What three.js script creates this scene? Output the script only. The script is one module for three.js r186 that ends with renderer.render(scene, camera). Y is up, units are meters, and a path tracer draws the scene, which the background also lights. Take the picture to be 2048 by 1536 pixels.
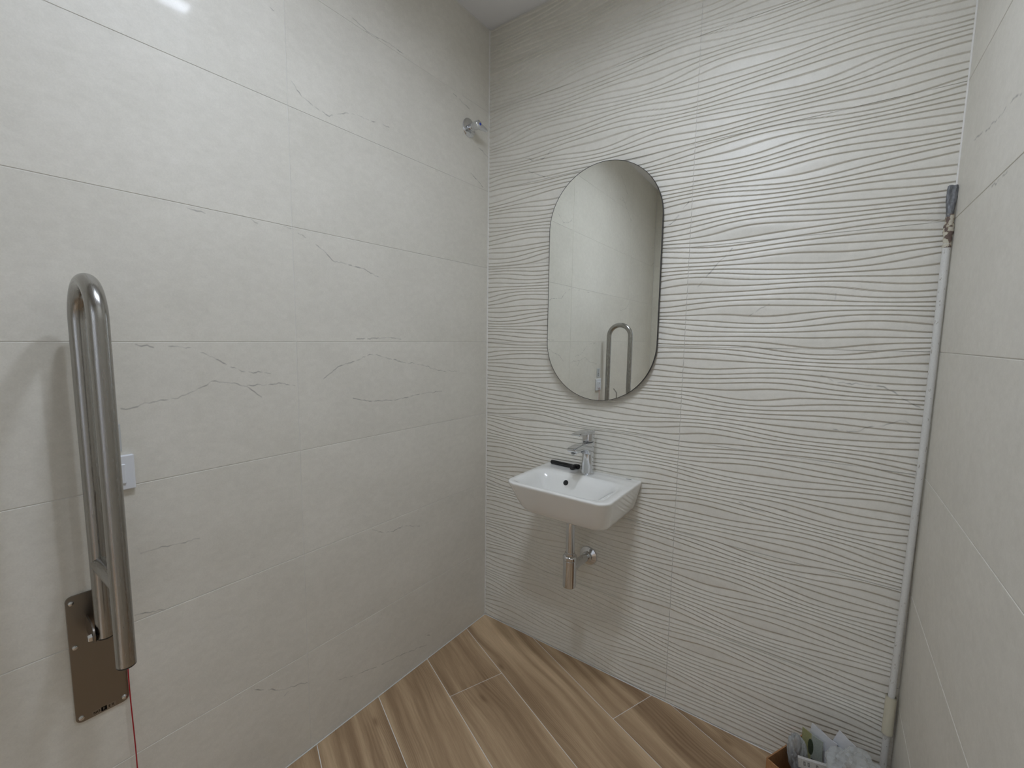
import * as THREE from 'three';
import { RectAreaLightUniformsLib } from 'three/addons/lights/RectAreaLightUniformsLib.js';
import { RoundedBoxGeometry } from 'three/addons/geometries/RoundedBoxGeometry.js';
import { mergeGeometries, mergeVertices } from 'three/addons/utils/BufferGeometryUtils.js';

// ------------------------------------------------------------------ camera, lights, exposure
const scene = new THREE.Scene();
scene.background = new THREE.Color(0x000000);
const camera = new THREE.PerspectiveCamera(81.75, 2048 / 1536, 0.01, 30);
camera.rotation.order = 'YXZ';
camera.position.set(1.3067, 1.3598, 1.5994);
camera.rotation.set(-0.10456, 0.6284, 0.01433);
const renderer = new THREE.WebGLRenderer({ antialias: true });
renderer.toneMapping = THREE.LinearToneMapping;
renderer.toneMappingExposure = 1.0;
renderer.shadowMap.enabled = true;
RectAreaLightUniformsLib.init();
const CEIL = 2.677, ROW = 1 / 3, Y0 = 0.0041;      // ceiling height, tile row height, first joint
const W = 1.5227, SKEW = 0.01414, D = 2.5;          // width of the back wall, lean of the right wall, depth of the room
const LAMP_COLOR = 0xe5efff, LAMP_POWER = 242, LAMP_SIZE = 0.1, LAMP_SUNK = 0.017;
const LAMPS = [[0.95, 0.845], [0.8, 1.24]];
for (const [x, z] of LAMPS) {
  const l = new THREE.RectAreaLight(LAMP_COLOR, LAMP_POWER, LAMP_SIZE, LAMP_SIZE);
  l.position.set(x, CEIL + LAMP_SUNK - 0.006, z); l.lookAt(x, 0, z); l.castShadow = true; scene.add(l);
}

// soft fill: an unseen ceiling panel added in the passage behind the camera
const HALL_FILL = [0.98, 2.95, 0.9, 0.3], HALL_FILL_POWER = 19;
{ const [x, z, w, d] = HALL_FILL, l = new THREE.RectAreaLight(0xe5efff, HALL_FILL_POWER, w, d); l.position.set(x, CEIL - 0.012, z); l.lookAt(x, 0, z); l.castShadow = true; scene.add(l); }

// ------------------------------------------------------------------ helpers
let seed = 7;
const rnd = () => { seed = (seed * 1664525 + 1013904223) >>> 0; return seed / 4294967296; };
const rr = (a, b) => a + (b - a) * rnd();
function hash(i, j, s) { let h = (i * 374761393 + j * 668265263 + s * 1442695041) | 0; h = Math.imul(h ^ (h >>> 13), 1274126177); h ^= h >>> 16; return (h >>> 0) / 4294967296; }
function noise(x, y, s = 0) {
  const i = Math.floor(x), j = Math.floor(y); let a = x - i, b = y - j;
  a = a * a * (3 - 2 * a); b = b * b * (3 - 2 * b);
  const p = hash(i, j, s), q = hash(i + 1, j, s), r = hash(i, j + 1, s), t = hash(i + 1, j + 1, s);
  return p + (q - p) * a + (r - p) * b + (p - q - r + t) * a * b;
}
function fbm(x, y, s, n) { let v = 0, a = 0.5, t = 0; for (let k = 0; k < n; k++) { v += a * noise(x, y, s + k); t += a; a *= 0.5; x *= 2.03; y *= 2.03; } return v / t; }
const clamp = (x, a, b) => Math.min(b, Math.max(a, x));
const sm = (x) => { x = clamp(x, 0, 1); return x * x * (3 - 2 * x); };
const lerp = (a, b, t) => a + (b - a) * t;
function dataTexture(w, h, f, srgb = true) {
  const d = new Uint8Array(w * h * 4);
  for (let j = 0; j < h; j++) for (let i = 0; i < w; i++) { const c = f(i, j), k = (j * w + i) * 4; d[k] = clamp(c[0], 0, 255); d[k + 1] = clamp(c[1], 0, 255); d[k + 2] = clamp(c[2], 0, 255); d[k + 3] = 255; }
  return asTexture(d, w, h, srgb);
}
function asTexture(d, w, h, srgb) {
  const t = new THREE.DataTexture(d, w, h); if (srgb) t.colorSpace = THREE.SRGBColorSpace;
  t.magFilter = THREE.LinearFilter; t.minFilter = THREE.LinearFilter; t.wrapS = t.wrapT = THREE.RepeatWrapping; t.needsUpdate = true; return t;
}
const std = (o) => new THREE.MeshStandardMaterial(o), phys = (o) => new THREE.MeshPhysicalMaterial(o);
const taken = {};
function numbered(name) { const n = taken[name] = (taken[name] ?? -1) + 1; return n ? `${name}_${String(n).padStart(3, '0')}` : name; }
function put(o, name, parent) { o.name = parent ? name : numbered(name); (parent || scene).add(o); return o; }
function mesh(name, geometry, material, parent) {
  const g = Array.isArray(geometry) ? mergeGeometries(geometry.map((x) => (x.index ? x.toNonIndexed() : x))) : geometry;
  const m = new THREE.Mesh(g, material); m.castShadow = m.receiveShadow = true; return put(m, name, parent);
}
function thing(name, label, category, [x, y, z] = [0, 0, 0]) { const g = put(new THREE.Group(), name); g.position.set(x, y, z); g.userData = { label, category }; return g; }
function tag(o, label, category, group) { o.userData.label = label; o.userData.category = category; if (group) o.userData.group = group; return o; }
function structure(o, label, category) { o.userData = { kind: 'structure', label, category }; return o; }
const V = (x, y, z) => new THREE.Vector3(x, y, z);
function geo(pos, idx, uv, nor) {
  const g = new THREE.BufferGeometry(); g.setAttribute('position', new THREE.Float32BufferAttribute(pos, 3));
  if (uv) g.setAttribute('uv', new THREE.Float32BufferAttribute(uv, 2)); else g.setAttribute('uv', new THREE.Float32BufferAttribute(new Float32Array(pos.length / 3 * 2), 2));
  if (idx) g.setIndex(idx);
  if (nor) g.setAttribute('normal', new THREE.Float32BufferAttribute(nor, 3)); else g.computeVertexNormals();
  return g;
}
const box = (w, h, d, x = 0, y = 0, z = 0) => new THREE.BoxGeometry(w, h, d).translate(x, y, z);
const rbox = (w, h, d, r, x = 0, y = 0, z = 0, s = 3) => new RoundedBoxGeometry(w, h, d, s, r).translate(x, y, z);
// rod with rounded rims between two points
function rod(a, b, r, r2 = r, seg = 32, bev = Math.min(r, r2) * 0.12) {
  const len = a.distanceTo(b), pts = [[0, 0], [r - bev, 0], [r, bev], [r2, len - bev], [r2 - bev, len], [0, len]].map(([x, y]) => new THREE.Vector2(x, y));
  const g = latheSharp(pts, seg); g.applyQuaternion(new THREE.Quaternion().setFromUnitVectors(V(0, 1, 0), b.clone().sub(a).normalize())); return g.translate(a.x, a.y, a.z);
}
function latheSharp(pts, seg = 32) { const g = new THREE.LatheGeometry(pts, seg).toNonIndexed(); g.deleteAttribute('normal'); return creased(g, 0.6); }
function creased(g, angle) {          // smooth normals below the angle, sharp above
  const p = g.attributes.position, n = p.count, key = (i) => `${Math.round(p.getX(i) * 2e5)},${Math.round(p.getY(i) * 2e5)},${Math.round(p.getZ(i) * 2e5)}`, fn = [], map = new Map(), a = V(), b = V(), c = V();
  for (let f = 0; f < n; f += 3) {
    a.fromBufferAttribute(p, f); b.fromBufferAttribute(p, f + 1); c.fromBufferAttribute(p, f + 2); b.sub(a); c.sub(a); const m = V().crossVectors(b, c); fn.push(m);
    for (let k = 0; k < 3; k++) { const q = key(f + k); if (!map.has(q)) map.set(q, []); map.get(q).push(f / 3); }
  }
  const out = new Float32Array(n * 3), lim = Math.cos(angle);
  for (let i = 0; i < n; i++) {
    const me = fn[Math.floor(i / 3)], s = V(), ml = me.length() || 1e-20;
    for (const f of map.get(key(i))) { const o = fn[f], l = o.length(); if (l > 0 && o.dot(me) / (l * ml) >= lim) s.add(o); }
    if (s.lengthSq() === 0) s.copy(me); s.normalize(); out.set([s.x, s.y, s.z], i * 3);
  }
  g.setAttribute('normal', new THREE.BufferAttribute(out, 3)); return g;
}
function lathe(list, seg = 48) { return latheSharp(list.map(([x, y]) => new THREE.Vector2(x, y)), seg); }
// tube swept along points, with uv along and around
function sweep(pts, r, seg = 24) {
  const pos = [], nor = [], uv = [], idx = []; let n0 = null, len = 0;
  pts.forEach((p, i) => {
    const t = pts[Math.min(i + 1, pts.length - 1)].clone().sub(pts[Math.max(i - 1, 0)]).normalize();
    if (!n0) n0 = Math.abs(t.y) > 0.9 ? V(1, 0, 0) : V(0, 1, 0);
    n0.addScaledVector(t, -n0.dot(t)).normalize(); const b = V().crossVectors(t, n0); if (i) len += p.distanceTo(pts[i - 1]);
    const rad = typeof r === 'function' ? r(i / (pts.length - 1)) : r;
    for (let k = 0; k <= seg; k++) { const a = k / seg * 2 * Math.PI, d = n0.clone().multiplyScalar(Math.cos(a)).addScaledVector(b, Math.sin(a)); pos.push(p.x + d.x * rad, p.y + d.y * rad, p.z + d.z * rad); nor.push(d.x, d.y, d.z); uv.push(k / seg, len); }
  });
  const m = seg + 1;
  for (let i = 0; i < pts.length - 1; i++) for (let k = 0; k < seg; k++) { const a = i * m + k; idx.push(a, a + 1, a + m, a + 1, a + m + 1, a + m); }
  return geo(pos, idx, uv, nor);
}
// closed loops of equal length joined into a skin; the first and last are closed with fans
function loft(rings, capA, capB, angle = 0.7) {
  const pos = [], idx = [], n = rings[0].length;
  for (const r of rings) for (const p of r) pos.push(p.x, p.y, p.z);
  for (let i = 0; i < rings.length - 1; i++) for (let k = 0; k < n; k++) { const a = i * n + k, b = i * n + (k + 1) % n; idx.push(a, b, a + n, b, b + n, a + n); }
  const cap = (ring, at, flip) => { const c = V(); ring.forEach((p) => c.add(p)); c.divideScalar(n); const ci = pos.length / 3; pos.push(c.x, c.y, c.z); for (let k = 0; k < n; k++) { const a = at * n + k, b = at * n + (k + 1) % n; flip ? idx.push(b, a, ci) : idx.push(a, b, ci); } };
  if (capA) cap(rings[0], 0, true); if (capB) cap(rings[rings.length - 1], rings.length - 1, false);
  const g = geo(pos, idx).toNonIndexed(); return creased(g, angle);
}
// rounded rectangle in x/z, the same number of points each time
function rrect(x0, x1, z0, z1, rb, rf, y, n = 12, m = 24) {
  const out = [], arc = (cx, cz, r, a0) => { for (let k = 0; k <= n; k++) { const a = a0 + k / n * Math.PI / 2; out.push(V(cx + r * Math.cos(a), y, cz + r * Math.sin(a))); } };
  const line = () => { out.push(null); };
  arc(x1 - rf, z1 - rf, rf, 0); line(); arc(x0 + rf, z1 - rf, rf, Math.PI / 2); line(); arc(x0 + rb, z0 + rb, rb, Math.PI); line(); arc(x1 - rb, z0 + rb, rb, Math.PI * 1.5); line();
  const full = [];
  out.forEach((p, i) => { if (p) { full.push(p); return; } const a = out[i - 1], b = out[(i + 1) % out.length]; for (let k = 1; k < m; k++) full.push(a.clone().lerp(b, k / m)); });
  return full;
}
function profileExtrude(points, width, bevel, smooth) {      // a side profile in (z, y) given width along x
  const s = new THREE.Shape(); s.moveTo(...points[0]); if (smooth) { s.splineThru(points.slice(1).map((p) => new THREE.Vector2(...p))); } else points.slice(1).forEach((p) => s.lineTo(...p)); s.closePath();
  const g = new THREE.ExtrudeGeometry(s, { depth: width - 2 * bevel, bevelEnabled: true, bevelThickness: bevel, bevelSize: bevel, bevelOffset: -bevel, bevelSegments: 4, curveSegments: 40 });
  g.translate(0, 0, -width / 2 + bevel); g.rotateY(-Math.PI / 2); g.deleteAttribute('normal'); return creased(g.index ? g.toNonIndexed() : g, 0.6);
}

// ------------------------------------------------------------------ materials
const VEINS_LEFT=[ [1.280,1.331,1.246,1.323],[1.224,1.326,1.182,1.321,1.166,1.323,1.131,1.299,1.101,1.281,1.066,1.263,1.043,1.255,0.978,1.245],[1.315,1.185,1.292,1.185,1.256,1.194,1.206,1.197,1.184,1.207,1.151,1.222,1.123,1.235,1.090,1.228,1.045,1.214,1.007,1.180],[1.045,1.217,0.985,1.215,0.948,1.216,0.909,1.205],[0.825,1.214,0.766,1.256,0.696,1.274,0.643,1.294,0.589,1.284,0.496,1.261,0.395,1.246,0.314,1.221,0.192,1.210],[0.713,1.147,0.647,1.130,0.534,1.122,0.434,1.132,0.293,1.134],[0.694,1.347,0.563,1.352,0.504,1.347],[0.889,2.075,0.859,2.046,0.809,2.031,0.773,2.024,0.754,2.038,0.693,2.064,0.627,2.069,0.545,2.077],[0.695,2.354,0.662,2.348,0.617,2.341,0.540,2.350,0.477,2.346],[0.943,2.239,0.930,2.236],[0.884,1.656,0.828,1.632,0.771,1.591,0.715,1.587,0.660,1.582,0.601,1.562],[1.042,1.670,1.015,1.669,0.997,1.660],[0.926,1.668,0.903,1.665],[0.227,2.322,0.129,2.302],[0.121,2.050,0.067,2.028,0.024,2.009],[0.069,2.170,0.004,2.150],[0.866,0.728,0.864,0.704],[0.646,0.662,0.592,0.629,0.552,0.621,0.509,0.627,0.419,0.596],[1.300,0.834,1.270,0.833,1.230,0.829,1.177,0.826],[1.319,0.686,1.285,0.679,1.259,0.670],[1.069,0.324,0.979,0.262,0.934,0.250,0.905,0.236],[0.980,0.242,0.966,0.247],[0.794,0.172,0.626,0.118,0.508,0.097,0.385,0.062],[0.395,0.115,0.367,0.095],[1.177,1.670,1.151,1.661,1.122,1.658],[1.096,1.668,1.088,1.666] ];
const VEINS_BACK=[ [0.184,2.109,0.255,2.087,0.291,2.086,0.326,2.112],[0.213,2.051,0.269,2.023,0.317,2.004],[0.788,1.745,0.820,1.763,0.840,1.783],[0.811,1.754,0.839,1.787,0.870,1.823],[0.914,1.539,0.966,1.603,0.991,1.629,1.013,1.654],[1.075,1.439,1.129,1.474],[1.283,1.507,1.294,1.498,1.293,1.481],[1.275,1.261,1.309,1.243,1.420,1.238,1.463,1.207,1.500,1.188],[1.316,1.104,1.373,1.105,1.405,1.124,1.440,1.136,1.462,1.148,1.507,1.137],[1.081,0.827,1.130,0.811,1.170,0.810],[1.206,0.830,1.227,0.840] ];
const VEINS_RIGHT=[ [0.128,1.819,0.247,1.799,0.316,1.793,0.413,1.791,0.465,1.782],[0.329,1.663,0.422,1.663] ];
function stoneTexture(w, h, su, sv, veins, s, cols, base) {
  const d = new Uint8Array(w * h * 4), tone = {};
  for (let j = 0; j < h; j++) for (let i = 0; i < w; i++) {
    const u = i / w * su, v = j / h * sv, row = Math.floor((v - Y0) / ROW), col = cols.filter((c) => c < u).length, key = row * 10 + col;
    tone[key] ??= (hash(row, col, s) - 0.5) * 3;
    const n = tone[key] + (noise(u * 620, v * 620, s) - 0.5) * 7 + (fbm(u * 60, v * 90, s + 3, 3) - 0.5) * 9 + (fbm(u * 6 + row * 7, v * 9 + col * 5, s + 9, 3) - 0.5) * 9, k = (j * w + i) * 4;
    d[k] = base[0] + n; d[k + 1] = base[1] + n; d[k + 2] = base[2] + n * 1.05; d[k + 3] = 255;
  }
  const dot = (u, v, r, a) => {
    const ci = u / su * w, cj = v / sv * h, ru = r / su * w, rv = r / sv * h;
    for (let j = Math.floor(cj - rv - 1); j <= cj + rv + 1; j++) for (let i = Math.floor(ci - ru - 1); i <= ci + ru + 1; i++) {
      if (i < 0 || j < 0 || i >= w || j >= h) continue;
      const e = Math.hypot((i - ci) / (ru + 0.4), (j - cj) / (rv + 0.4)); if (e > 1) continue; const k = (j * w + i) * 4, f = 1 - a * (1 - e);
      d[k] *= f; d[k + 1] *= f; d[k + 2] *= f;
    }
  };
  veins.forEach((line, li) => {
    for (let p = 0; p + 3 < line.length; p += 2) {
      const [u0, v0, u1, v1] = line.slice(p, p + 4), len = Math.hypot(u1 - u0, v1 - v0), n = Math.ceil(len / 0.0007);
      for (let k = 0; k < n; k++) {
        const t = k / n, wob = (fbm((u0 + t * (u1 - u0)) * 70, li * 3.1, s + 20, 3) - 0.5) * 0.013 * Math.sin(Math.PI * t), st = noise((u0 + t * (u1 - u0)) * 90, li * 5.7, s + 30);
        if (st < 0.22) continue;
        dot(u0 + t * (u1 - u0), v0 + t * (v1 - v0) + wob, 0.0009 + 0.0009 * st, 0.11 * st);
      }
    }
  });
  return asTexture(d, w, h, true);
}
const SU = 2.4, SV = 2.72;
const randomVeins = (n, su) => Array.from({ length: n }, () => { const l = []; let u = rr(0, su), v = rr(0, 2.6), a = rr(-0.5, 0.5); for (let k = 0; k < 5; k++) { l.push(u, v); u += rr(0.03, 0.08); v += Math.sin(a) * 0.05; a += rr(-0.7, 0.7); } return l; });
const TILE_RGB = [225, 221, 210];
const stoneLeft = stoneTexture(2048, 2048, SU, SV, [...VEINS_LEFT, ...randomVeins(6, 0.3).map((l) => l.map((x, i) => (i % 2 ? x : x + 1.55)))], 11, [0.9021, 1.9021], TILE_RGB);
const stoneBack = stoneTexture(1280, 2048, SU, SV, VEINS_BACK, 23, [0.881], TILE_RGB);
const stoneSide = stoneTexture(1280, 1280, SU, SV, [...VEINS_RIGHT, ...randomVeins(8, 0.9).map((l) => l.map((x, i) => (i % 2 ? x : x + 1.3)))], 37, [1.02, 2.02], TILE_RGB);
const glaze = dataTexture(512, 512, (i, j) => { const u = i / 512, v = j / 512, n = 86 + 60 * fbm(u * 9, v * 9, 51, 4) + 26 * fbm(u * 60, v * 60, 57, 2); return [n, n, n]; }, false);
glaze.repeat.set(3, 3);
const bumps = dataTexture(512, 512, (i, j) => { const u = i / 512, v = j / 512, n = 255 * (0.75 * fbm(u * 14, v * 14, 61, 3) + 0.25 * noise(u * 200, v * 200, 63)); return [n, n, n]; }, false);
bumps.repeat.set(2, 2);
const tileMat = (map) => phys({ map, roughness: 1, roughnessMap: glaze, bumpMap: bumps, bumpScale: 0.0003, clearcoat: 0.04, clearcoatRoughness: 0.06 });
const M = {
  tileLeft: tileMat(stoneLeft), tileBack: std({ map: stoneBack, roughness: 0.42 }), tileSide: tileMat(stoneSide),
  grout: std({ color: 0xe4e1da, roughness: 0.9 }), caulk: std({ color: 0xf0eee9, roughness: 0.55 }), plaster: std({ color: 0xf2f2f3, roughness: 0.92 }),
  chrome: std({ color: 0xd8dadd, metalness: 1, roughness: 0.07 }), ceramic: phys({ color: 0xf4f3ee, roughness: 0.12, clearcoat: 1, clearcoatRoughness: 0.04 }),
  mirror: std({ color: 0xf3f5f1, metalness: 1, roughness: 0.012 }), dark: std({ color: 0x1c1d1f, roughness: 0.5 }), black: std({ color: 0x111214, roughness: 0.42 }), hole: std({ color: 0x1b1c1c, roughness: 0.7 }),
  whitePlastic: std({ color: 0xe6e8ec, roughness: 0.3 }), greyPlastic: std({ color: 0xc6c8c7, roughness: 0.35 }), red: std({ color: 0xa3141c, roughness: 0.6 }), blue: std({ color: 0x1f3fa8, roughness: 0.35 }),
  frame: std({ color: 0x2a2a2b, roughness: 0.4, metalness: 0.3 }), lampTrim: std({ color: 0xf0f0f0, roughness: 0.5 }), lampFace: std({ color: 0xffffff, emissive: 0xe5efff, emissiveIntensity: 12, roughness: 0.6 }),
  clear: phys({ color: 0xf2f4f3, transmission: 0.74, roughness: 0.2, thickness: 0, ior: 1.45 }), paper: std({ color: 0xe4e5e8, roughness: 0.8 }), purple: std({ color: 0x3c3a86, roughness: 0.5 }),
};
const streaks = dataTexture(256, 256, (i, j) => { const n = 34 + 22 * noise(i * 0.9, j * 0.05, 71) + 16 * noise(i * 0.25, j * 0.02, 73) + 22 * noise(i * 2, j * 0.4, 75); return [n, n, n]; }, false);
M.steel = std({ color: 0xa6a4a0, metalness: 1, roughness: 0.95, roughnessMap: streaks });
M.steelPlate = std({ color: 0x918a82, metalness: 1, roughness: 0.34 });
const pipePaint = dataTexture(128, 1024, (i, j) => { const c = noise(i * 0.13, j * 0.09, 81), e = noise(i * 0.35, j * 0.22, 83), chip = c > 0.9 && e > 0.55, n = (noise(i * 0.5, j * 0.5, 85) - 0.5) * 10; return chip ? [168 + n, 162 + n, 150 + n] : [222 + n, 221 + n, 216 + n]; });
M.pipe = std({ map: pipePaint, roughness: 0.45 });
const rustTex = dataTexture(128, 256, (i, j) => { const c = fbm(i * 0.06, j * 0.05, 91, 3), n = (noise(i * 0.7, j * 0.7, 93) - 0.5) * 24; return c > 0.53 ? [112 + n, 96 + n, 88 + n] : c > 0.47 ? [176 + n, 165 + n, 143 + n] : [205 + n, 199 + n, 182 + n]; });
rustTex.repeat.set(1, 9); M.rust = std({ map: rustTex, roughness: 0.8 });
const leadTex = dataTexture(128, 128, (i, j) => { const n = 118 + 60 * fbm(i * 0.12, j * 0.07, 95, 3) + (noise(i * 0.8, j * 0.8, 96) > 0.9 ? 40 : 0) - 30; return [n, n + 2, n + 4]; });
M.lead = std({ map: leadTex, roughness: 0.5, metalness: 0.55 });
const cardTex = dataTexture(256, 256, (i, j) => { const n = (noise(i * 0.35, j * 0.06, 97) - 0.5) * 14 + (noise(i * 0.9, j * 0.9, 98) - 0.5) * 10; return [168 + n, 124 + n, 84 + n]; });
M.card = std({ map: cardTex, roughness: 0.85 });
function woodTexture(s, light) {
  const w = 1536, h = 320, L = [212, 184, 148], K = [144, 117, 88];
  return dataTexture(w, h, (i, j) => {
    const u = i / w * 1.2, v = j / h * 0.23, bend = 0.02 * (fbm(u * 2.2, 3, s, 3) - 0.5) + 0.03 * (noise(u * 4, v * 9, s + 2) - 0.5);
    const vv = v + bend, streak = fbm(u * 1.6, vv * 34, s + 5, 4), broad = fbm(u * 1.1, vv * 13, s + 11, 2), fine = noise(u * 22, vv * 900, s + 15), pore = noise(u * 60, vv * 1500, s + 17);
    const ring = 0.5 + 0.5 * Math.sin(((vv - 0.09 - 0.05 * hash(s, 1, 2)) * (vv - 0.09 - 0.05 * hash(s, 1, 2)) * 900 + (u - 0.5) * 2.2 + 2.5 * fbm(u * 3, vv * 14, s + 19, 3)) * 7);
    const cathedral = sm((noise(u * 2.3, vv * 9, s + 23) - 0.52) * 4);
    let t = light + 0.6 * (broad - 0.5) + 1.25 * (streak - 0.5) + 0.18 * (fine - 0.5) + 0.14 * (pore - 0.5) - 0.22 * cathedral * ring;
    const knot = Math.hypot((u - 1.2 * hash(s, 4, 4)) * 0.35, vv - 0.23 * hash(s, 5, 5)); t -= 0.55 * Math.exp(-(knot * knot) / 0.00006);
    t = clamp(t, -0.12, 1.15); return [lerp(K[0], L[0], t), lerp(K[1], L[1], t), lerp(K[2], L[2], t)];
  });
}
const woods = [0.58, 0.46, 0.64, 0.5, 0.56].map((l, k) => { const t = woodTexture(101 + k * 40, l); return std({ map: t, roughness: 0.52, bumpMap: t, bumpScale: 0.0004 }); });

// ------------------------------------------------------------------ room shell
// a tile with a chamfered rim: at(u, v, d) places wall coordinates, d is the height above the wall plane
function flatTile(u0, u1, v0, v1, at, depth = 0.005, c = 0.0007) {
  const pos = [], uv = [], mid = at((u0 + u1) / 2, (v0 + v1) / 2, -depth);
  const quad = (q) => {
    const p = q.map((k) => at(...k)), n = V().crossVectors(p[1].clone().sub(p[0]), p[2].clone().sub(p[0])), o = p[0].clone().add(p[2]).multiplyScalar(0.5).sub(mid);
    const order = n.dot(o) > 0 ? [0, 1, 2, 0, 2, 3] : [0, 2, 1, 0, 3, 2];
    for (const k of order) { pos.push(p[k].x, p[k].y, p[k].z); uv.push(q[k][0] / SU, q[k][1] / SV); }
  };
  const A = [[u0 + c, v0 + c], [u1 - c, v0 + c], [u1 - c, v1 - c], [u0 + c, v1 - c]], B = [[u0, v0], [u1, v0], [u1, v1], [u0, v1]];
  quad(A.map(([u, v]) => [u, v, 0]));
  for (let k = 0; k < 4; k++) { const l = (k + 1) % 4; quad([[...A[k], 0], [...A[l], 0], [...B[l], -c], [...B[k], -c]]); quad([[...B[k], -c], [...B[l], -c], [...B[l], -depth], [...B[k], -depth]]); }
  return geo(pos, null, uv);
}
const G = 0.0009, rows = Array.from({ length: 8 }, (_, r) => [Math.max(0.0005, Y0 + r * ROW + G), Y0 + (r + 1) * ROW - G]);
const spans = (list) => list.slice(1).map((b, k) => [list[k] + G, b - G]);
function tiles(wall, list, at, material) { for (const [u0, u1] of spans(list)) for (const [v0, v1] of rows) mesh('tile', flatTile(u0, u1, v0, v1, at), material, wall); }
const H = CEIL + 0.15, T = 0.15;

const wallLeft = structure(mesh('wall_left', box(T, H, D + 2 * T, -T / 2 - 0.0012, H / 2, D / 2), M.grout), 'left wall of smooth beige stone-look tiles', 'wall');
tiles(wallLeft, [0.002, 0.9021, 1.9021, D], (u, v, d) => V(d, v, u), M.tileLeft);
const wallRight = structure(mesh('wall_right', box(T, H, D + 2 * T, T / 2 + 0.0012, H / 2, D / 2), M.grout), 'right wall of smooth beige stone-look tiles', 'wall');
wallRight.position.x = W; wallRight.rotation.y = Math.atan(SKEW);
tiles(wallRight, [0.002, 1.02, 2.02, D], (u, v, d) => V(-d, v, u), M.tileSide);
// wall behind the viewer; its open doorway and the passage are added for fill
const DX0 = 0.55, DX1 = 1.42, DH = 2.1, XR = W + SKEW * D;
const frontShape = new THREE.Shape([[-T, -0.01], [DX0, -0.01], [DX0, DH], [DX1, DH], [DX1, -0.01], [W + T + 0.1, -0.01], [W + T + 0.1, H], [-T, H]].map((p) => new THREE.Vector2(...p)));
const wallFront = structure(mesh('wall_front', new THREE.ExtrudeGeometry(frontShape, { depth: T, bevelEnabled: false }).translate(0, 0, D + 0.0012), M.grout), 'wall of beige tiles behind the viewer, seen only in the mirror', 'wall');
{
  const at = (u, v, d) => V(u, v, D - d);
  for (const [v0, v1] of rows) { mesh('tile', flatTile(0.003, DX0 - 0.05, v0, v1, at), M.tileSide, wallFront); if (v1 > DH + 0.06) mesh('tile', flatTile(DX0 - 0.048, XR - 0.003, Math.max(v0, DH + 0.05), v1, at), M.tileSide, wallFront); }
}
structure(mesh('added_door_1', [box(0.05, DH + 0.05, T + 0.012, DX0 - 0.024, (DH + 0.05) / 2, D + T / 2), box(0.05, DH + 0.05, T + 0.012, DX1 + 0.024, (DH + 0.05) / 2, D + T / 2), box(DX1 - DX0, 0.05, T + 0.012, (DX0 + DX1) / 2, DH + 0.025, D + T / 2)], M.lampTrim), 'white frame of the unseen doorway added behind the viewer for fill light', 'door frame');  // doorway added so that fill light can enter from behind
const HZ0 = D + T, HZ1 = D + T + 1.3;  // passage added out of view; its surfaces bounce soft fill into the room
structure(mesh('wall_added_hall', [box(0.1, H, 1.4, -0.2, H / 2, (HZ0 + HZ1) / 2 + 0.01), box(0.1, H, 1.4, 2.1, H / 2, (HZ0 + HZ1) / 2 + 0.01), box(2.5, H, 0.1, 0.95, H / 2, HZ1 + 0.05)], M.plaster), 'white painted walls of the unseen passage added for fill light', 'wall');
structure(mesh('ceiling_added_hall', box(2.5, T, 1.5, 0.95, CEIL + T / 2, (HZ0 + HZ1) / 2), M.plaster), 'white painted ceiling of the unseen passage added for fill light', 'ceiling');
structure(mesh('floor_added_hall', box(2.5, T, 1.45, 0.95, -T / 2 - 0.001, (HZ0 + HZ1) / 2 + 0.03), woods[0]), 'brown wood-look floor of the unseen passage added for fill light', 'floor');

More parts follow.
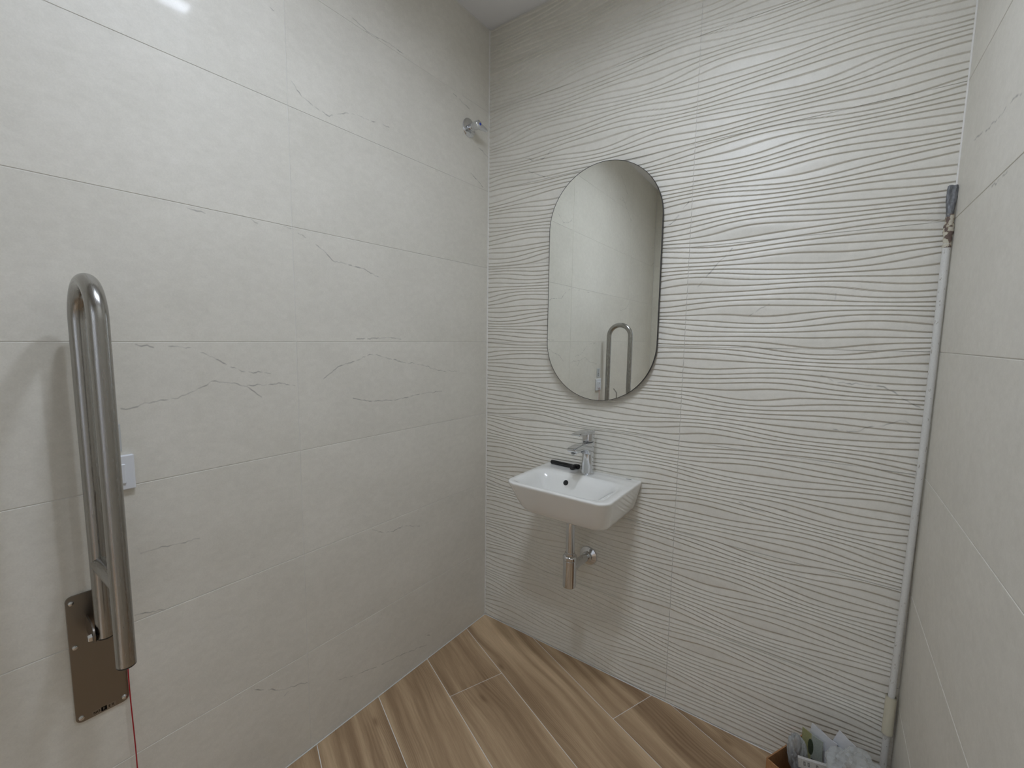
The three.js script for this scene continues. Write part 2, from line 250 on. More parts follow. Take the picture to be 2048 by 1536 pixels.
// back wall: relief tiles whose ridges swell, narrow and run together
function phase(x, y) {
  const q = 2 * Math.PI;
  return y / 0.0172 + 0.42 * Math.sin(q * (x / 0.78 + y / 0.24) + 0.4) + 0.27 * Math.sin(q * (x / 0.56 - y / 0.13) + 1.3) + 0.16 * Math.sin(q * (x / 0.95 + y / 0.085) + 2.1) + 0.12 * Math.sin(q * (x / 0.36 + y / 0.37) + 0.9) + 0.3 * Math.sin(q * (x / 1.7 - y / 0.9));
}
function relief(x, y) {
  const p = phase(x, y), f = p - Math.floor(p), k = 0.18;
  const h = f < k ? sm(f / k) : 1 - Math.pow((f - k) / (1 - k), 1.25) * (1 - 0.12 * Math.sin(Math.PI * (f - k) / (1 - k)));
  return -0.0009 + 0.0037 * h;
}
function waveTile(x0, x1, y0, y1) {
  const nx = Math.round((x1 - x0) / 0.015), ny = 300, pos = [], nor = [], uv = [], idx = [], e = 0.0005, n = V();
  for (let j = 0; j <= ny; j++) for (let i = 0; i <= nx; i++) {
    const x = lerp(x0, x1, i / nx), y = lerp(y0, y1, j / ny);
    pos.push(x, y, relief(x, y)); uv.push(x / SU, y / SV);
    n.set(-(relief(x + e, y) - relief(x - e, y)) / (2 * e), -(relief(x, y + e) - relief(x, y - e)) / (2 * e), 1).normalize(); nor.push(n.x, n.y, n.z);
  }
  const m = nx + 1; for (let j = 0; j < ny; j++) for (let i = 0; i < nx; i++) { const a = j * m + i; idx.push(a, a + 1, a + m + 1, a, a + m + 1, a + m); }
  const skirt = (list, nx_, ny_) => { for (let k = 0; k < list.length - 1; k++) { const b = pos.length / 3; for (const q of [list[k], list[k + 1]]) for (const z of [pos[q * 3 + 2], -0.006]) { pos.push(pos[q * 3], pos[q * 3 + 1], z); nor.push(nx_, ny_, 0); uv.push(uv[q * 2], uv[q * 2 + 1]); } idx.push(b, b + 1, b + 2, b + 2, b + 1, b + 3); } };
  const range = (c, f) => Array.from({ length: c }, (_, k) => f(k));
  skirt(range(m, (k) => k), 0, -1); skirt(range(m, (k) => ny * m + nx - k), 0, 1); skirt(range(ny + 1, (k) => (ny - k) * m), -1, 0); skirt(range(ny + 1, (k) => k * m + nx), 1, 0);
  return geo(pos, idx, uv, nor);
}
const wallBack = structure(mesh('wall_back', box(W + 2 * T, H, T, W / 2, H / 2, -T / 2 - 0.0011), M.grout), 'back wall of beige tiles with a wavy ribbed relief', 'wall');
for (const [x0, x1] of spans([0.0015, 0.881, W - 0.0005])) for (const [y0, y1] of rows) mesh('tile', waveTile(x0, x1, y0, y1), M.tileBack, wallBack);

const ceilShape = new THREE.Shape([[-T, -T], [W + T + 0.1, -T], [W + T + 0.1, D + T - 0.002], [-T, D + T - 0.002]].map((p) => new THREE.Vector2(...p)));
for (const [x, z] of LAMPS) { const h = LAMP_SIZE / 2 + 0.003; ceilShape.holes.push(new THREE.Path([[x - h, z - h], [x - h, z + h], [x + h, z + h], [x + h, z - h]].map((p) => new THREE.Vector2(...p)))); }
const ceiling = structure(mesh('ceiling', new THREE.ExtrudeGeometry(ceilShape, { depth: T, bevelEnabled: false }).rotateX(Math.PI / 2).translate(0, CEIL + T, 0), M.plaster), 'plain white painted ceiling', 'ceiling');
const floor = structure(mesh('floor', box(W + 2 * T + 0.1, T, D + 2 * T, W / 2, -T / 2 - 0.0008, D / 2), M.caulk), 'floor of brown wood-look porcelain planks laid at an angle', 'floor');
// planks: long joints z = c + 0.4 x, laid in staggered lengths
const ca = 1 / Math.hypot(1, 0.4), sa = 0.4 * ca, PW = 0.248 * ca, PL = 1.2, toUV = (x, z) => [x * ca + z * sa, -x * sa + z * ca], toXZ = (u, v) => [u * ca - v * sa, u * sa + v * ca];
const clipTo = (poly, f) => { const out = []; poly.forEach((p, i) => { const q = poly[(i + 1) % poly.length], a = f(p), b = f(q); if (a >= 0) out.push(p); if (a >= 0 !== b >= 0) { const t = a / (a - b); out.push([lerp(p[0], q[0], t), lerp(p[1], q[1], t)]); } }); return out; };
const bounds = [([x]) => x - 0.0035, ([x, z]) => W + SKEW * z - 0.003 - x, ([, z]) => z - 0.0045, ([, z]) => D - 0.003 - z];
const starts = { 0: 0.377, '-1': -0.1, '-2': 0.772, 1: -0.25, 2: -0.35, 3: -0.2 };
for (let k = -4; k <= 9; k++) {
  const GF = 0.0013, v0 = (0.138 + 0.248 * k) * ca + GF, v1 = v0 + PW - 2 * GF, s0 = starts[k] ?? hash(k, 3, 8);
  for (let n = -3; n <= 2; n++) {
    const u0 = s0 + n * PL + GF, u1 = u0 + PL - 2 * GF; let poly = [[u0, v0], [u1, v0], [u1, v1], [u0, v1]].map((p) => toXZ(...p));
    for (const f of bounds) poly = poly.length ? clipTo(poly, f) : poly;
    if (poly.length < 3) continue;
    const flip = hash(k, n, 5) > 0.5, shift = hash(k, n, 6), pos = [], uv = [], tex = ([x, z]) => { const [u, v] = toUV(x, z), a = (u - u0) / PL; return [flip ? 1 - a : a, (shift > 0.5 ? 1 - (v - v0) / PW : (v - v0) / PW)]; };
    const put3 = (p, y) => { pos.push(p[0], y, p[1]); uv.push(...tex(p)); };
    for (let i = 1; i + 1 < poly.length; i++) { put3(poly[0], 0); put3(poly[i + 1], 0); put3(poly[i], 0); }
    poly.forEach((p, i) => { const q = poly[(i + 1) % poly.length]; put3(p, 0); put3(q, 0); put3(q, -0.005); put3(p, 0); put3(q, -0.005); put3(p, -0.005); });
    mesh('plank', geo(pos, null, uv), woods[Math.floor(hash(k, n, 9) * 5)], floor);
  }
}
// caulked corners
const trims = [['pale caulk line in the left room corner', box(0.0042, CEIL - 0.01, 0.0042, 0.0021, CEIL / 2, 0.0021)], ['pale caulk line in the right room corner', box(0.003, CEIL - 1.76, 0.003, W - 0.0014, 1.75 + (CEIL - 1.76) / 2, 0.0022)],
  ['pale grout line along the foot of the left wall', box(0.003, 0.0016, D - 0.02, 0.0016, 0.0004, D / 2)], ['pale grout line along the foot of the ribbed wall', box(W - 0.02, 0.0016, 0.004, W / 2, 0.0004, 0.0024)]];
trims.forEach(([label, g], k) => { const o = new THREE.Mesh(g, M.caulk); o.name = `trim_${k + 1}`; o.castShadow = o.receiveShadow = true; scene.add(o); structure(o, label, 'trim'); });

// ------------------------------------------------------------------ ceiling lamps
LAMPS.forEach(([x, z], k) => {
  const t = thing('ceiling_downlight', k ? 'square white ceiling downlight farther from the ribbed wall' : 'square white ceiling downlight nearer to the ribbed wall', 'light', [x, CEIL, z]);
  t.userData.group = 'ceiling downlights';
  const square = (q) => new THREE.Shape([[-q, -q], [q, -q], [q, q], [-q, q]].map((p) => new THREE.Vector2(...p))), ring = (o, i, d, y) => { const s = square(o); s.holes.push(new THREE.Path([[-i, -i], [-i, i], [i, i], [i, -i]].map((p) => new THREE.Vector2(...p)))); return new THREE.ExtrudeGeometry(s, { depth: d, bevelEnabled: false }).rotateX(Math.PI / 2).translate(0, y, 0); };
  const h = LAMP_SIZE / 2; mesh('trim_ring', ring(h + 0.014, h, 0.003, -0.0002), M.lampTrim, t);
  mesh('housing', [ring(h + 0.0022, h, LAMP_SUNK, LAMP_SUNK), box(2 * h + 0.004, 0.004, 2 * h + 0.004, 0, LAMP_SUNK + 0.0025, 0)], M.lampTrim, t);
  mesh('diffuser', box(LAMP_SIZE - 0.002, 0.003, LAMP_SIZE - 0.002, 0, LAMP_SUNK - 0.0025, 0), M.lampFace, t);
});

{
  const [x, z, w, d] = HALL_FILL, t = thing('added_fill_panel', 'long fill light panel added out of view in the passage behind the viewer', 'light', [x, CEIL, z]);  // visible body of the added fill light
  mesh('tray', box(w + 0.03, 0.006, d + 0.03, 0, -0.0032, 0), M.lampTrim, t); mesh('diffuser', box(w, 0.003, d, 0, -0.008, 0), M.lampFace, t);
}

// ------------------------------------------------------------------ washbasin
const RIM = 0.8315;
const depthAt = (x, z) => 0.098 * sm((x - 0.358) / 0.075) * sm((0.742 - x) / 0.17) * sm((z - 0.083) / 0.075) * sm((0.306 - z) / 0.06);
{
  const t = thing('washbasin', 'small white ceramic washbasin hung on the ribbed wall', 'basin', [0.549, 0.7, 0.003]);
  const rings = [], c = [0.549, 0.7, 0.003], R = (x0, x1, z1, rf, y, z0 = 0.003, rb = 0.006) => rings.push(rrect(x0, x1, z0, z1, rb, rf, y));
  R(0.402, 0.696, 0.232, 0.045, 0.7015); R(0.392, 0.706, 0.243, 0.05, 0.7025); R(0.384, 0.714, 0.252, 0.052, 0.7055); R(0.377, 0.721, 0.2605, 0.053, 0.7115); R(0.372, 0.726, 0.267, 0.053, 0.719); R(0.366, 0.732, 0.276, 0.052, 0.7325);
  R(0.358, 0.740, 0.291, 0.05, 0.762); R(0.348, 0.750, 0.309, 0.047, 0.802); R(0.344, 0.754, 0.317, 0.046, 0.819); R(0.3425, 0.7555, 0.3195, 0.046, 0.825); R(0.3435, 0.7545, 0.319, 0.046, 0.829); R(0.346, 0.752, 0.3165, 0.044, 0.831); R(0.350, 0.748, 0.3125, 0.041, RIM, 0.0035);
  const inner = rrect(0.355, 0.743, 0.006, 0.3075, 0.006, 0.036, RIM), n = 56, mid = V(0.53, 0, 0.19);
  for (let k = 0; k < n; k++) rings.push(inner.map((p) => { const q = p.clone().lerp(mid, 1 - Math.pow(1 - k / n, 0.9)); q.y = RIM - depthAt(q.x, q.z); return q; }));
  const g = loft(rings, true, true, 0.9); mesh('bowl', g.translate(-c[0], -c[1], -c[2]), M.ceramic, t);
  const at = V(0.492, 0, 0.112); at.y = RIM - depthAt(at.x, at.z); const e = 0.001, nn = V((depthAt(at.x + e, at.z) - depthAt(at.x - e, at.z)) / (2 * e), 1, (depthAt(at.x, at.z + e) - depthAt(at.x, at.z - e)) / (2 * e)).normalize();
  const hole = mesh('overflow_hole', rod(V(0, -0.006, 0), V(0, 0.0006, 0), 0.0105, 0.0105, 32, 0.0003), M.hole, t); hole.position.copy(at).sub(V(...c)); hole.quaternion.setFromUnitVectors(V(0, 1, 0), nn);  // solid dark disc: the shade inside the overflow is put into its colour
  const dr = mesh('drain', lathe([[0, 0.004], [0.024, 0.004], [0.030, 0.0025], [0.031, 0], [0.031, -0.004], [0, -0.004]], 40), M.chrome, t); dr.position.set(0.549 - c[0], RIM - depthAt(0.549, 0.18) - c[1], 0.18 - c[2]);
  const mk = mesh('maker_mark', box(0.02, 0.0004, 0.0035), M.dark, t); mk.position.set(0.708 - c[0], RIM + 0.0003 - c[1], 0.0145 - c[2]); mk.userData.label = 'tiny dark printed mark on the rim';
}
// mixer tap
{
  const t = thing('basin_tap', 'chrome single-lever mixer tap on the washbasin', 'tap', [0.551, RIM, 0.047]);
  mesh('base_ring', lathe([[0, 0], [0.0255, 0], [0.0265, 0.001], [0.0265, 0.005], [0.0255, 0.0062], [0, 0.0062]]), M.chrome, t);
  const body = [], col = (y, w, d, r) => body.push(rrect(-w, w, -d, d, r, r, y, 10, 3));
  col(0.0062, 0.0235, 0.0235, 0.02); col(0.02, 0.0225, 0.0225, 0.019); col(0.06, 0.0205, 0.0215, 0.017); col(0.09, 0.0205, 0.022, 0.016); col(0.112, 0.0215, 0.0225, 0.017); col(0.126, 0.0225, 0.0228, 0.018); col(0.129, 0.0218, 0.0222, 0.018);
  mesh('body', loft(body, true, true, 0.8), M.chrome, t);
  mesh('spout', profileExtrude([[-0.012, 0.1], [-0.012, 0.127], [0.03, 0.1285], [0.085, 0.131], [0.128, 0.1285], [0.1385, 0.1245], [0.139, 0.119], [0.13, 0.1105], [0.113, 0.1065], [0.096, 0.109], [0.062, 0.1085], [0.04, 0.101], [0.027, 0.086], [0.015, 0.08]], 0.041, 0.006), M.chrome, t);
  mesh('aerator', rod(V(0, 0.109, 0.118), V(0, 0.1035, 0.116), 0.0115), M.chrome, t);
  mesh('gap_ring', lathe([[0, 0.127], [0.0195, 0.127], [0.0195, 0.1325], [0, 0.1325]]), M.dark, t);
  const cap = []; const cc = (y, w, r) => cap.push(rrect(-w, w, -w, w, r, r, y, 10, 3)); cc(0.132, 0.0212, 0.018); cc(0.134, 0.0222, 0.018); cc(0.152, 0.0225, 0.018); cc(0.164, 0.0222, 0.018); cc(0.171, 0.0208, 0.0175); cc(0.1735, 0.0175, 0.015);
  const lever = mesh('lever', loft(cap, true, true, 0.8), M.chrome, t);
  mesh('paddle', profileExtrude([[-0.019, 0.158], [-0.019, 0.1695], [-0.013, 0.1745], [0.02, 0.1775], [0.07, 0.1785], [0.106, 0.1755], [0.112, 0.1725], [0.107, 0.169], [0.07, 0.167], [0.03, 0.163]], 0.038, 0.004), M.chrome, lever);
}
// black tool lying on the back rim
{
  const t = thing('plastic_tap_tool', 'short black rod with a flared head lying on the washbasin rim', 'tool', [0.43, RIM, 0.02]);
  mesh('shaft', rod(V(-0.062, 0.0088, -0.004), V(0.05, 0.0088, 0.002), 0.0085, 0.0085, 8, 0.0014), M.black, t);
  mesh('head', [rod(V(0.053, 0.0102, -0.005), V(0.049, 0.0102, 0.026), 0.0088, 0.0098, 20, 0.002), rod(V(0.054, 0.0098, -0.005), V(0.068, 0.0098, -0.004), 0.0095, 0.0095, 24, 0.0012)], M.black, t);
}
// bottle trap
{
  const t = thing('bottle_trap', 'chrome bottle trap under the washbasin', 'drain trap', [0.547, 0.415, 0.163]);
  mesh('tail_pipe', rod(V(0, 0.12, 0), V(0, 0.2865, 0), 0.0165), M.chrome, t);
  mesh('cup', lathe([[0, 0], [0.021, 0], [0.0245, 0.0025], [0.0255, 0.006], [0.0258, 0.107], [0.0252, 0.1085], [0, 0.1085]]), M.chrome, t);
  mesh('collar', lathe([[0, 0.1095], [0.0262, 0.1095], [0.0275, 0.111], [0.0275, 0.122], [0.024, 0.127], [0.0195, 0.129], [0.0195, 0.137], [0.0172, 0.138], [0, 0.138]]), M.chrome, t);
  mesh('outlet_nut', [rod(V(0, 0.072, -0.018), V(0, 0.072, -0.045), 0.0205, 0.0205, 32, 0.002)], M.chrome, t);
  mesh('waste_arm', rod(V(0, 0.072, -0.03), V(0, 0.061, -0.160), 0.0165), M.chrome, t);
  const esc = mesh('escutcheon', lathe([[0, 0], [0.038, 0], [0.0385, 0.002], [0.037, 0.005], [0.028, 0.0085], [0.021, 0.011], [0.0205, 0.02], [0.019, 0.022], [0, 0.022]]).rotateX(Math.PI / 2), M.chrome, t); esc.position.set(0, 0.0605, -0.161);
}
// ------------------------------------------------------------------ mirror
function capsule(w, h, seg = 64) { const r = w / 2, s = new THREE.Shape(), k = h / 2 - r; s.absarc(0, k, r, 0, Math.PI, false); s.absarc(0, -k, r, Math.PI, 2 * Math.PI, false); s.closePath(); return s; }
{
  const t = thing('wall_mirror', 'tall pill-shaped mirror with a thin dark edge above the washbasin', 'mirror', [0.5655, 1.5655, 0.0045]);
  t.rotation.y = 0.0146;
  const ex = (s, d, z) => new THREE.ExtrudeGeometry(s, { depth: d, bevelEnabled: false, curveSegments: 64 }).translate(0, 0, z);
  mesh('backing_board', ex(capsule(0.40, 0.84), 0.010, 0.002), M.dark, t);
  const ring = capsule(0.452, 0.89), inn = capsule(0.4488, 0.8868); ring.holes.push(new THREE.Path(inn.getPoints(64)));
  mesh('frame', ex(ring, 0.010, 0.0085), M.frame, t);
  mesh('glass', ex(capsule(0.4492, 0.8872), 0.006, 0.012), M.mirror, t);
}
// ------------------------------------------------------------------ folding grab bar
{
  const t = thing('folding_grab_bar', 'brushed steel U-shaped grab bar folded up against the left wall', 'grab bar', [0, 0.6375, 1.388]);
  const L = (x, y, z) => V(x, y - 0.6375, z - 1.388), xi = 0.057, xo = 0.210, zt = 1.383, r = 0.016, ya = 1.378, yb = 0.6985;
  const pts = []; for (let k = 0; k <= 40; k++) pts.push(L(xi, lerp(yb, ya, k / 40), zt)); for (let k = 1; k < 40; k++) { const a = Math.PI - k / 40 * Math.PI; pts.push(L((xi + xo) / 2 + (xo - xi) / 2 * Math.cos(a), ya + (xo - xi) / 2 * Math.sin(a), zt)); } for (let k = 0; k <= 40; k++) pts.push(L(xo, lerp(ya, yb + 0.004, k / 40), zt));
  mesh('rail', sweep(pts, r, 40), M.steel, t);
  for (const [x, y] of [[xi, yb], [xo, yb + 0.004]]) mesh('end_cap', rod(L(x, y - 0.004, zt), L(x, y + 0.006, zt), 0.0158), M.black, t);
  mesh('crossbar', sweep([0, 0.25, 0.5, 0.75, 1].map((k) => L(lerp(xi, xo, k), 0.866, zt)), 0.0152, 32), M.steel, t);
  const plate = new THREE.Shape(), a = 0.046, b = 0.1485, q = 0.012; plate.moveTo(-a + q, -b); plate.lineTo(a - q, -b); plate.absarc(a - q, -b + q, q, -Math.PI / 2, 0); plate.lineTo(a, b - q); plate.absarc(a - q, b - q, q, 0, Math.PI / 2); plate.lineTo(-a + q, b); plate.absarc(-a + q, b - q, q, Math.PI / 2, Math.PI); plate.lineTo(-a, -b + q); plate.absarc(-a + q, -b + q, q, Math.PI, Math.PI * 1.5);
  const pg = new THREE.ExtrudeGeometry(plate, { depth: 0.0028, bevelEnabled: true, bevelThickness: 0.0006, bevelSize: 0.0006, bevelOffset: -0.0006, bevelSegments: 2 }).translate(0, 0, 0.0008).rotateY(Math.PI / 2);
  const pm = mesh('wall_plate', pg, M.steelPlate, t);
  for (const z of [-0.037, 0.037]) for (const y of [-0.1375, 0.031, 0.1335]) { const s = mesh('screw', lathe([[0, 0.0035], [0.002, 0.0035], [0.0045, 0.0025], [0.0058, 0], [0, 0]], 24).rotateZ(-Math.PI / 2), M.chrome, pm); s.position.set(0.004, y, z); }
  // engraved lettering with the dark square in its middle
  const cv = document.createElement('canvas'); cv.width = 512; cv.height = 128; const c2 = cv.getContext('2d'); c2.fillStyle = '#9b948b'; c2.fillRect(0, 0, 512, 128); c2.fillStyle = '#2a241f'; c2.font = 'bold 98px sans-serif'; c2.textBaseline = 'middle'; c2.textAlign = 'center';
  c2.fillText('N', 60, 66); c2.fillText('O', 138, 66); c2.fillText('E', 372, 66); c2.fillText('R', 446, 66); c2.fillStyle = '#15161a'; c2.fillRect(192, 4, 124, 120); c2.fillStyle = '#8f8a83'; c2.fillText('F', 254, 66);
  const lt = new THREE.CanvasTexture(cv); lt.colorSpace = THREE.SRGBColorSpace;
  const logo = mesh('engraved_logo', new THREE.PlaneGeometry(0.041, 0.0105).rotateY(Math.PI / 2), std({ map: lt, metalness: 0.9, roughness: 0.42 }), pm); logo.position.set(0.0044, -0.1405, -0.001);
  for (const s of [-1, 1]) {
    const sh = new THREE.Shape(); sh.moveTo(0.003, 0.026); sh.lineTo(0.046, 0.022); sh.quadraticCurveTo(0.07, 0.018, 0.071, 0); sh.quadraticCurveTo(0.07, -0.017, 0.05, -0.02); sh.lineTo(0.003, -0.014); sh.closePath();
    const g = new THREE.ExtrudeGeometry(sh, { depth: 0.003, bevelEnabled: false }).translate(0, 0.072, -0.005 + s * 0.0195 - 0.0015); mesh('hinge_bracket', g, M.steelPlate, t);
    mesh('hinge_wedge', rod(L(xi + 0.001, 0.7045, zt + s * 0.0145), L(xi + 0.001, 0.7045, zt + s * 0.0178), 0.0125, 0.0125, 3), M.black, t);
  }
  mesh('hinge_bolt', [rod(L(xi, 0.704, zt - 0.027), L(xi, 0.704, zt + 0.027), 0.005), rod(L(xi, 0.704, zt + 0.021), L(xi, 0.704, zt + 0.029), 0.0085, 0.0075, 6, 0.001), rod(L(xi, 0.704, zt - 0.028), L(xi, 0.704, zt - 0.021), 0.0085, 0.0085, 6, 0.001)], M.chrome, t);
  const hook = [[0.13, 0.87], [0.13, 0.95], [0.13, 0.982], [0.127, 0.99], [0.120, 0.999], [0.107, 1.014]].map(([x, y]) => L(x, y, zt - 0.009));
  mesh('roll_holder_rod', sweep(new THREE.CatmullRomCurve3(hook, false, 'catmullrom', 0.2).getPoints(40), 0.0035, 12), M.steel, t);
}
// ------------------------------------------------------------------ alarm switch, its sign and its cord
{
  const t = thing('pull_cord_switch', 'white square alarm switch with a red pull cord behind the grab bar', 'switch', [0, 1.0385, 1.341]);
  mesh('plate', rbox(0.010, 0.081, 0.081, 0.003, 0.0052, 0, 0), M.whitePlastic, t);
  mesh('rocker', rbox(0.006, 0.046, 0.046, 0.0022, 0.0105, -0.002, 0), M.whitePlastic, t);
  mesh('lamp_lens', rbox(0.003, 0.007, 0.014, 0.001, 0.0142, 0.008, 0), M.greyPlastic, t);
  mesh('cord', sweep(Array.from({ length: 30 }, (_, k) => V(0.013 + 0.002 * Math.sin(k * 0.3), -0.018 - k * 0.031, 0.001 * Math.sin(k * 0.5))), 0.0013, 8), M.red, t).userData.label = 'thin red pull cord';
  const s = thing('cord_sign', 'small pale plaque with a cord symbol above the white switch', 'sign', [0, 1.1195, 1.3455]);
  mesh('plaque', rbox(0.003, 0.064, 0.052, 0.0012, 0.0017, 0, 0), M.greyPlastic, s);
  mesh('symbol', [new THREE.TorusGeometry(0.0075, 0.0018, 8, 32).rotateY(Math.PI / 2).scale(0.25, 1.15, 1).translate(0.0033, -0.012, 0), box(0.0006, 0.028, 0.0028, 0.0034, 0.012, 0)], M.dark, s);
}
// ------------------------------------------------------------------ stop valve high on the left wall
{
  const t = thing('stop_valve', 'chrome lever stop valve with a blue dot high in the corner', 'valve', [0, 2.2265, 0.134]);
  mesh('escutcheon', lathe([[0, 0], [0.0375, 0], [0.038, 0.0015], [0.0365, 0.004], [0.026, 0.007], [0.016, 0.0085], [0, 0.0085]]).rotateZ(-Math.PI / 2), M.chrome, t);
  mesh('neck', lathe([[0, 0.007], [0.0135, 0.007], [0.0135, 0.018], [0.0115, 0.0195], [0.0115, 0.023], [0.0142, 0.0245], [0.0142, 0.036], [0, 0.036]]).rotateZ(-Math.PI / 2), M.chrome, t);
  const h = mesh('handle', lathe([[0, 0.0345], [0.0155, 0.0345], [0.0172, 0.037], [0.0172, 0.053], [0.0165, 0.057], [0.013, 0.0605], [0.0065, 0.0625], [0, 0.063]]).rotateZ(-Math.PI / 2), M.chrome, t);
  const rings = []; for (let k = 0; k <= 16; k++) { const f = k / 16, z = -0.006 - 0.052 * f, w = lerp(0.0150, 0.0075, sm(f)) * (k === 16 ? 0.55 : k === 15 ? 0.86 : 1), d = lerp(0.0095, 0.0042, f) * (k === 16 ? 0.5 : 1), cx = lerp(0.0475, 0.0515, f), cy = lerp(0, -0.004, f * f); rings.push(Array.from({ length: 24 }, (_, i) => { const a = i / 24 * 2 * Math.PI; return V(cx + d * Math.cos(a), cy + w * Math.sin(a), z); })); }
  mesh('lever', loft(rings, true, true, 0.9), M.chrome, h);
  mesh('blue_dot', lathe([[0, 0.0645], [0.0045, 0.0642], [0.0055, 0.0628], [0.0055, 0.061], [0, 0.061]], 24).rotateZ(-Math.PI / 2), M.blue, h);
}
// ------------------------------------------------------------------ old pipe in the right corner
{
  const t = thing('corner_pipe', 'old white painted pipe standing in the right corner', 'pipe', [1.501, 0, 0.026]);
  const X = (y) => 0.0105 * sm(y / 1.3) + 0.0015, P = (y) => V(X(y), y, 0.0);
  const path = (a, b, n) => Array.from({ length: n + 1 }, (_, k) => P(lerp(a, b, k / n)));
  mesh('pipe', sweep(path(0, 1.61, 60), 0.0082, 24), M.pipe, t);
  mesh('collar', [sweep(path(0.252, 0.366, 8), 0.0125, 32), sweep(path(0.3655, 0.3668, 2), (f) => lerp(0.0125, 0.0095, f), 32), sweep(path(0.2513, 0.252, 2), (f) => lerp(0.0085, 0.0125, f), 32)], std({ color: 0xd9d3bd, roughness: 0.5 }), t).userData.label = 'cream plastic sleeve near the floor';
  mesh('rusty_joint', sweep(path(1.6, 1.682, 30), (f) => 0.0083 + 0.0022 * Math.exp(-(((f - 0.55) / 0.16) ** 2)) + 0.0006 * Math.sin(f * 31), 24), M.rust, t).userData.label = 'flaking rusty joint';
  const rings = []; for (let k = 0; k <= 24; k++) { const f = k / 24, y = 1.675 + 0.075 * f, w = f < 0.12 ? 0.0075 : lerp(0.0078, 0.0105, sm((f - 0.12) / 0.5)) * (f > 0.92 ? 0.93 : 1), d = lerp(0.0078, 0.0036, sm(f * 1.3)); rings.push(Array.from({ length: 28 }, (_, i) => { const a = i / 28 * 2 * Math.PI, c = Math.cos(a), s = Math.sin(a), dent = 1 - 0.45 * Math.exp(-(c * c) / 0.12) * sm(f * 2 - 0.3); return V(X(y) - 0.001 + w * c + 0.0006 * noise(k * 0.6, i * 0.5, 3), y + 0.004 * f * noise(i * 0.4, 5, 4), d * dent * s); })); }
  const ce = mesh('crimped_end', loft(rings, true, true, 0.8), M.lead, t); ce.userData.label = 'grey crushed metal end of the pipe'; const cu = ce.geometry.attributes, uv = cu.uv; for (let i = 0; i < cu.position.count; i++) uv.setXY(i, cu.position.getX(i) * 30, cu.position.getY(i) * 14);
}
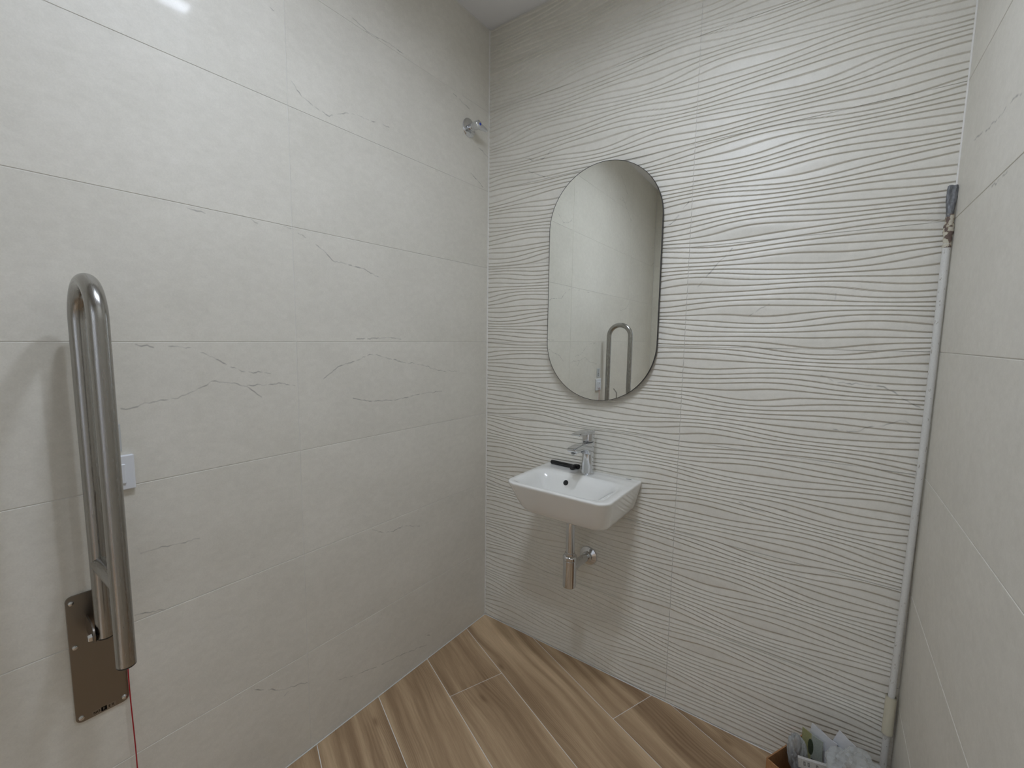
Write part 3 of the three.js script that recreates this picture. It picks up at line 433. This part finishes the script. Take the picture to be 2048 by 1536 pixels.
// ------------------------------------------------------------------ cardboard box of rubbish in the right corner
{
  const A = V(1.231, 0, 0.238), dir = V(0.456, 0, -0.89).normalize(), out = V(0.89, 0, 0.456).normalize(), LA = 0.19, LB = 0.19, HB = 0.182;
  const c = A.clone().addScaledVector(dir, LA / 2).addScaledVector(out, LB / 2), turn = Math.atan2(-out.z, out.x);
  const place = (o) => { o.position.x = c.x; o.position.z = c.z; o.rotation.y = turn; return o; };     // local x runs along out, local -z along dir
  const t = place(thing('cardboard_box', 'open brown cardboard box on the floor in the right corner', 'box'));
  const th = 0.0035, hx = LB / 2, hz = LA / 2, uvs = (g) => { const p = g.attributes.position, u = g.attributes.uv; for (let i = 0; i < p.count; i++) u.setXY(i, (p.getX(i) + p.getZ(i)) * 6, p.getY(i) * 6); return g; };
  for (const [w, d, x, z] of [[th, LA, -hx + th / 2, 0], [th, LA, hx - th / 2, 0], [LB - 2 * th, th, 0, -hz + th / 2], [LB - 2 * th, th, 0, hz - th / 2]]) mesh('side_panel', uvs(box(w, HB - (z > 0 ? 0.004 : 0), d, x, HB / 2, z)), M.card, t);
  mesh('bottom_panel', uvs(box(LB - 2 * th, th, LA - 2 * th, 0, th / 2 + 0.0005, 0)), M.card, t);
  // papers
  const sheet = (w, h, bend, th2 = 0.0012, n = 14) => { const f = [], s = (k, q) => V(lerp(-w / 2, w / 2, k / n), q[0], q[1]); for (let k = 0; k <= n; k++) { const zz = bend * Math.sin(k / n * Math.PI * 0.9) ** 2 * w; f.push([s(k, [0, zz]), s(k, [h, zz + bend * 0.3 * w]), s(k, [h, zz + bend * 0.3 * w + th2]), s(k, [0, zz + th2])]); } const g = loft(f, true, true, 0.5); const p = g.attributes.position, u = g.attributes.uv; for (let i = 0; i < p.count; i++) u.setXY(i, p.getX(i) / w + 0.5, p.getY(i) / h); return g; };
  const sit = (o, x, y, z, ry, rx = 0, rz = 0) => { o.position.set(x, y, z); o.rotation.set(rx, ry, rz, 'YXZ'); return o; };
  sit(tag(mesh('paper_sheet', sheet(0.045, 0.14, 0.03), M.paper), 'plain white sheet poking up out of the cardboard box', 'paper'), 1.376, 0.125, 0.1035, -0.5, 0.0, -0.30);
  const lcv = dataTexture(128, 128, (i, j) => { const n = (noise(i * 0.4, j * 0.4, 131) - 0.5) * 20, e = Math.hypot((i - 58) / 18, (j - 84) / 26); return e < 1 ? [74 + n, 84 + n, 66 + n] : i < 62 ? [172 + n, 174 + n, 128 + n] : [178 + n, 186 + n, 176 + n]; });
  sit(tag(mesh('green_leaflet', sheet(0.058, 0.12, 0.04), std({ map: lcv, roughness: 0.5 })), 'leaflet with yellow-green print standing in the cardboard box', 'leaflet'), 1.337, 0.098, 0.115, -0.5, 0.0, 0.03);
  const bk = thing('folded_booklet', 'folded white instruction booklet standing in the cardboard box', 'booklet'); sit(bk, 1.350, 0.107, 0.104, -0.5, 0.0, -0.10);
  for (let k = 0; k < 3; k++) { const m = mesh('page', sheet(0.070 - k * 0.004, 0.128 - k * 0.004, 0.05), k === 1 ? std({ color: 0x8f939b, roughness: 0.7 }) : M.paper, bk); m.position.set(0.003 * k, 0, -0.004 * k); m.rotation.z = -0.03 * k; }
  // crumpled clear bags
  const bag = (rx, ry, rz, s, detail = 11, amp = 0.34) => { const g = new THREE.IcosahedronGeometry(1, detail), p = g.attributes.position, v = V(); for (let i = 0; i < p.count; i++) { v.fromBufferAttribute(p, i); const a = Math.abs(noise(v.x * 2.3 + s, v.y * 2.3 + v.z * 1.7, s) - 0.5) * 2, b = Math.abs(noise(v.z * 5 + s, v.x * 4.3 - v.y * 3.1, s + 4) - 0.5) * 2, q = 1 - amp * (1 - a) - amp * 0.25 * (1 - b); p.setXYZ(i, v.x * rx * q, v.y * ry * q, v.z * rz * q); } g.computeVertexNormals(); return g; };
  sit(tag(mesh('plastic_bag', bag(0.084, 0.062, 0.072, 3, 7), M.clear), 'crumpled clear plastic bag heaped on the right of the box', 'bag'), 1.434, 0.232, 0.200, 0.5, 0, -0.1);
  sit(tag(mesh('plastic_bag', bag(0.030, 0.085, 0.036, 9, 8), phys({ color: 0xd9dcdc, transmission: 0.6, roughness: 0.14, thickness: 0, ior: 1.5 })), 'twisted clear plastic bag rising at the left of the box', 'bag'), 1.300, 0.19, 0.178, 0.2, 0.1, 0.1);
  const hose = thing('flexible_hose', 'grey braided hose coiled down beside the left plastic bag', 'hose'); sit(hose, 1.347, 0.062, 0.196, 0); mesh('hose', sweep(new THREE.CatmullRomCurve3([V(0.03, 0, 0.02), V(0.01, 0.06, 0.01), V(-0.008, 0.115, 0), V(-0.006, 0.135, -0.012)]).getPoints(30), 0.0085, 16), std({ color: 0x5c6062, metalness: 0.7, roughness: 0.4 }), hose);
  const strip = dataTexture(256, 64, (i, j) => { const n = (noise(i * 0.3, j * 0.3, 141) - 0.5) * 18, cell = Math.floor(i / 26), on = hash(cell, 2, 9) > 0.35 && i % 26 > 6 && i % 26 < 20 && j > 16 && j < 40 && !(i % 26 > 11 && i % 26 < 15 && j > 22 && j < 34), top = j > 50; return on ? [92 + n, 87 + n, 82 + n] : top ? [196 + n, 195 + n, 192 + n] : [160 + n, 155 + n, 146 + n]; });
  const pk = mesh('printed_packet', sheet(0.095, 0.026, 0.05, 0.006), std({ map: strip, roughness: 0.35 })); sit(tag(pk, 'flat grey packet with small dark print lying across the box', 'packet'), 1.352, 0.192, 0.215, 0.2, -0.6, 0.04);
  const bl = thing('blue_cap', 'small violet-blue plastic cap in the front of the box', 'cap'); sit(bl, 1.436, 0.186, 0.262, 0); mesh('cap', lathe([[0, 0.014], [0.010, 0.014], [0.0125, 0.012], [0.013, 0], [0, 0]], 32), M.purple, bl); mesh('rim', lathe([[0, 0], [0.0148, 0], [0.0148, -0.003], [0, -0.003]], 32), M.purple, bl);
}

renderer.render(scene, camera);
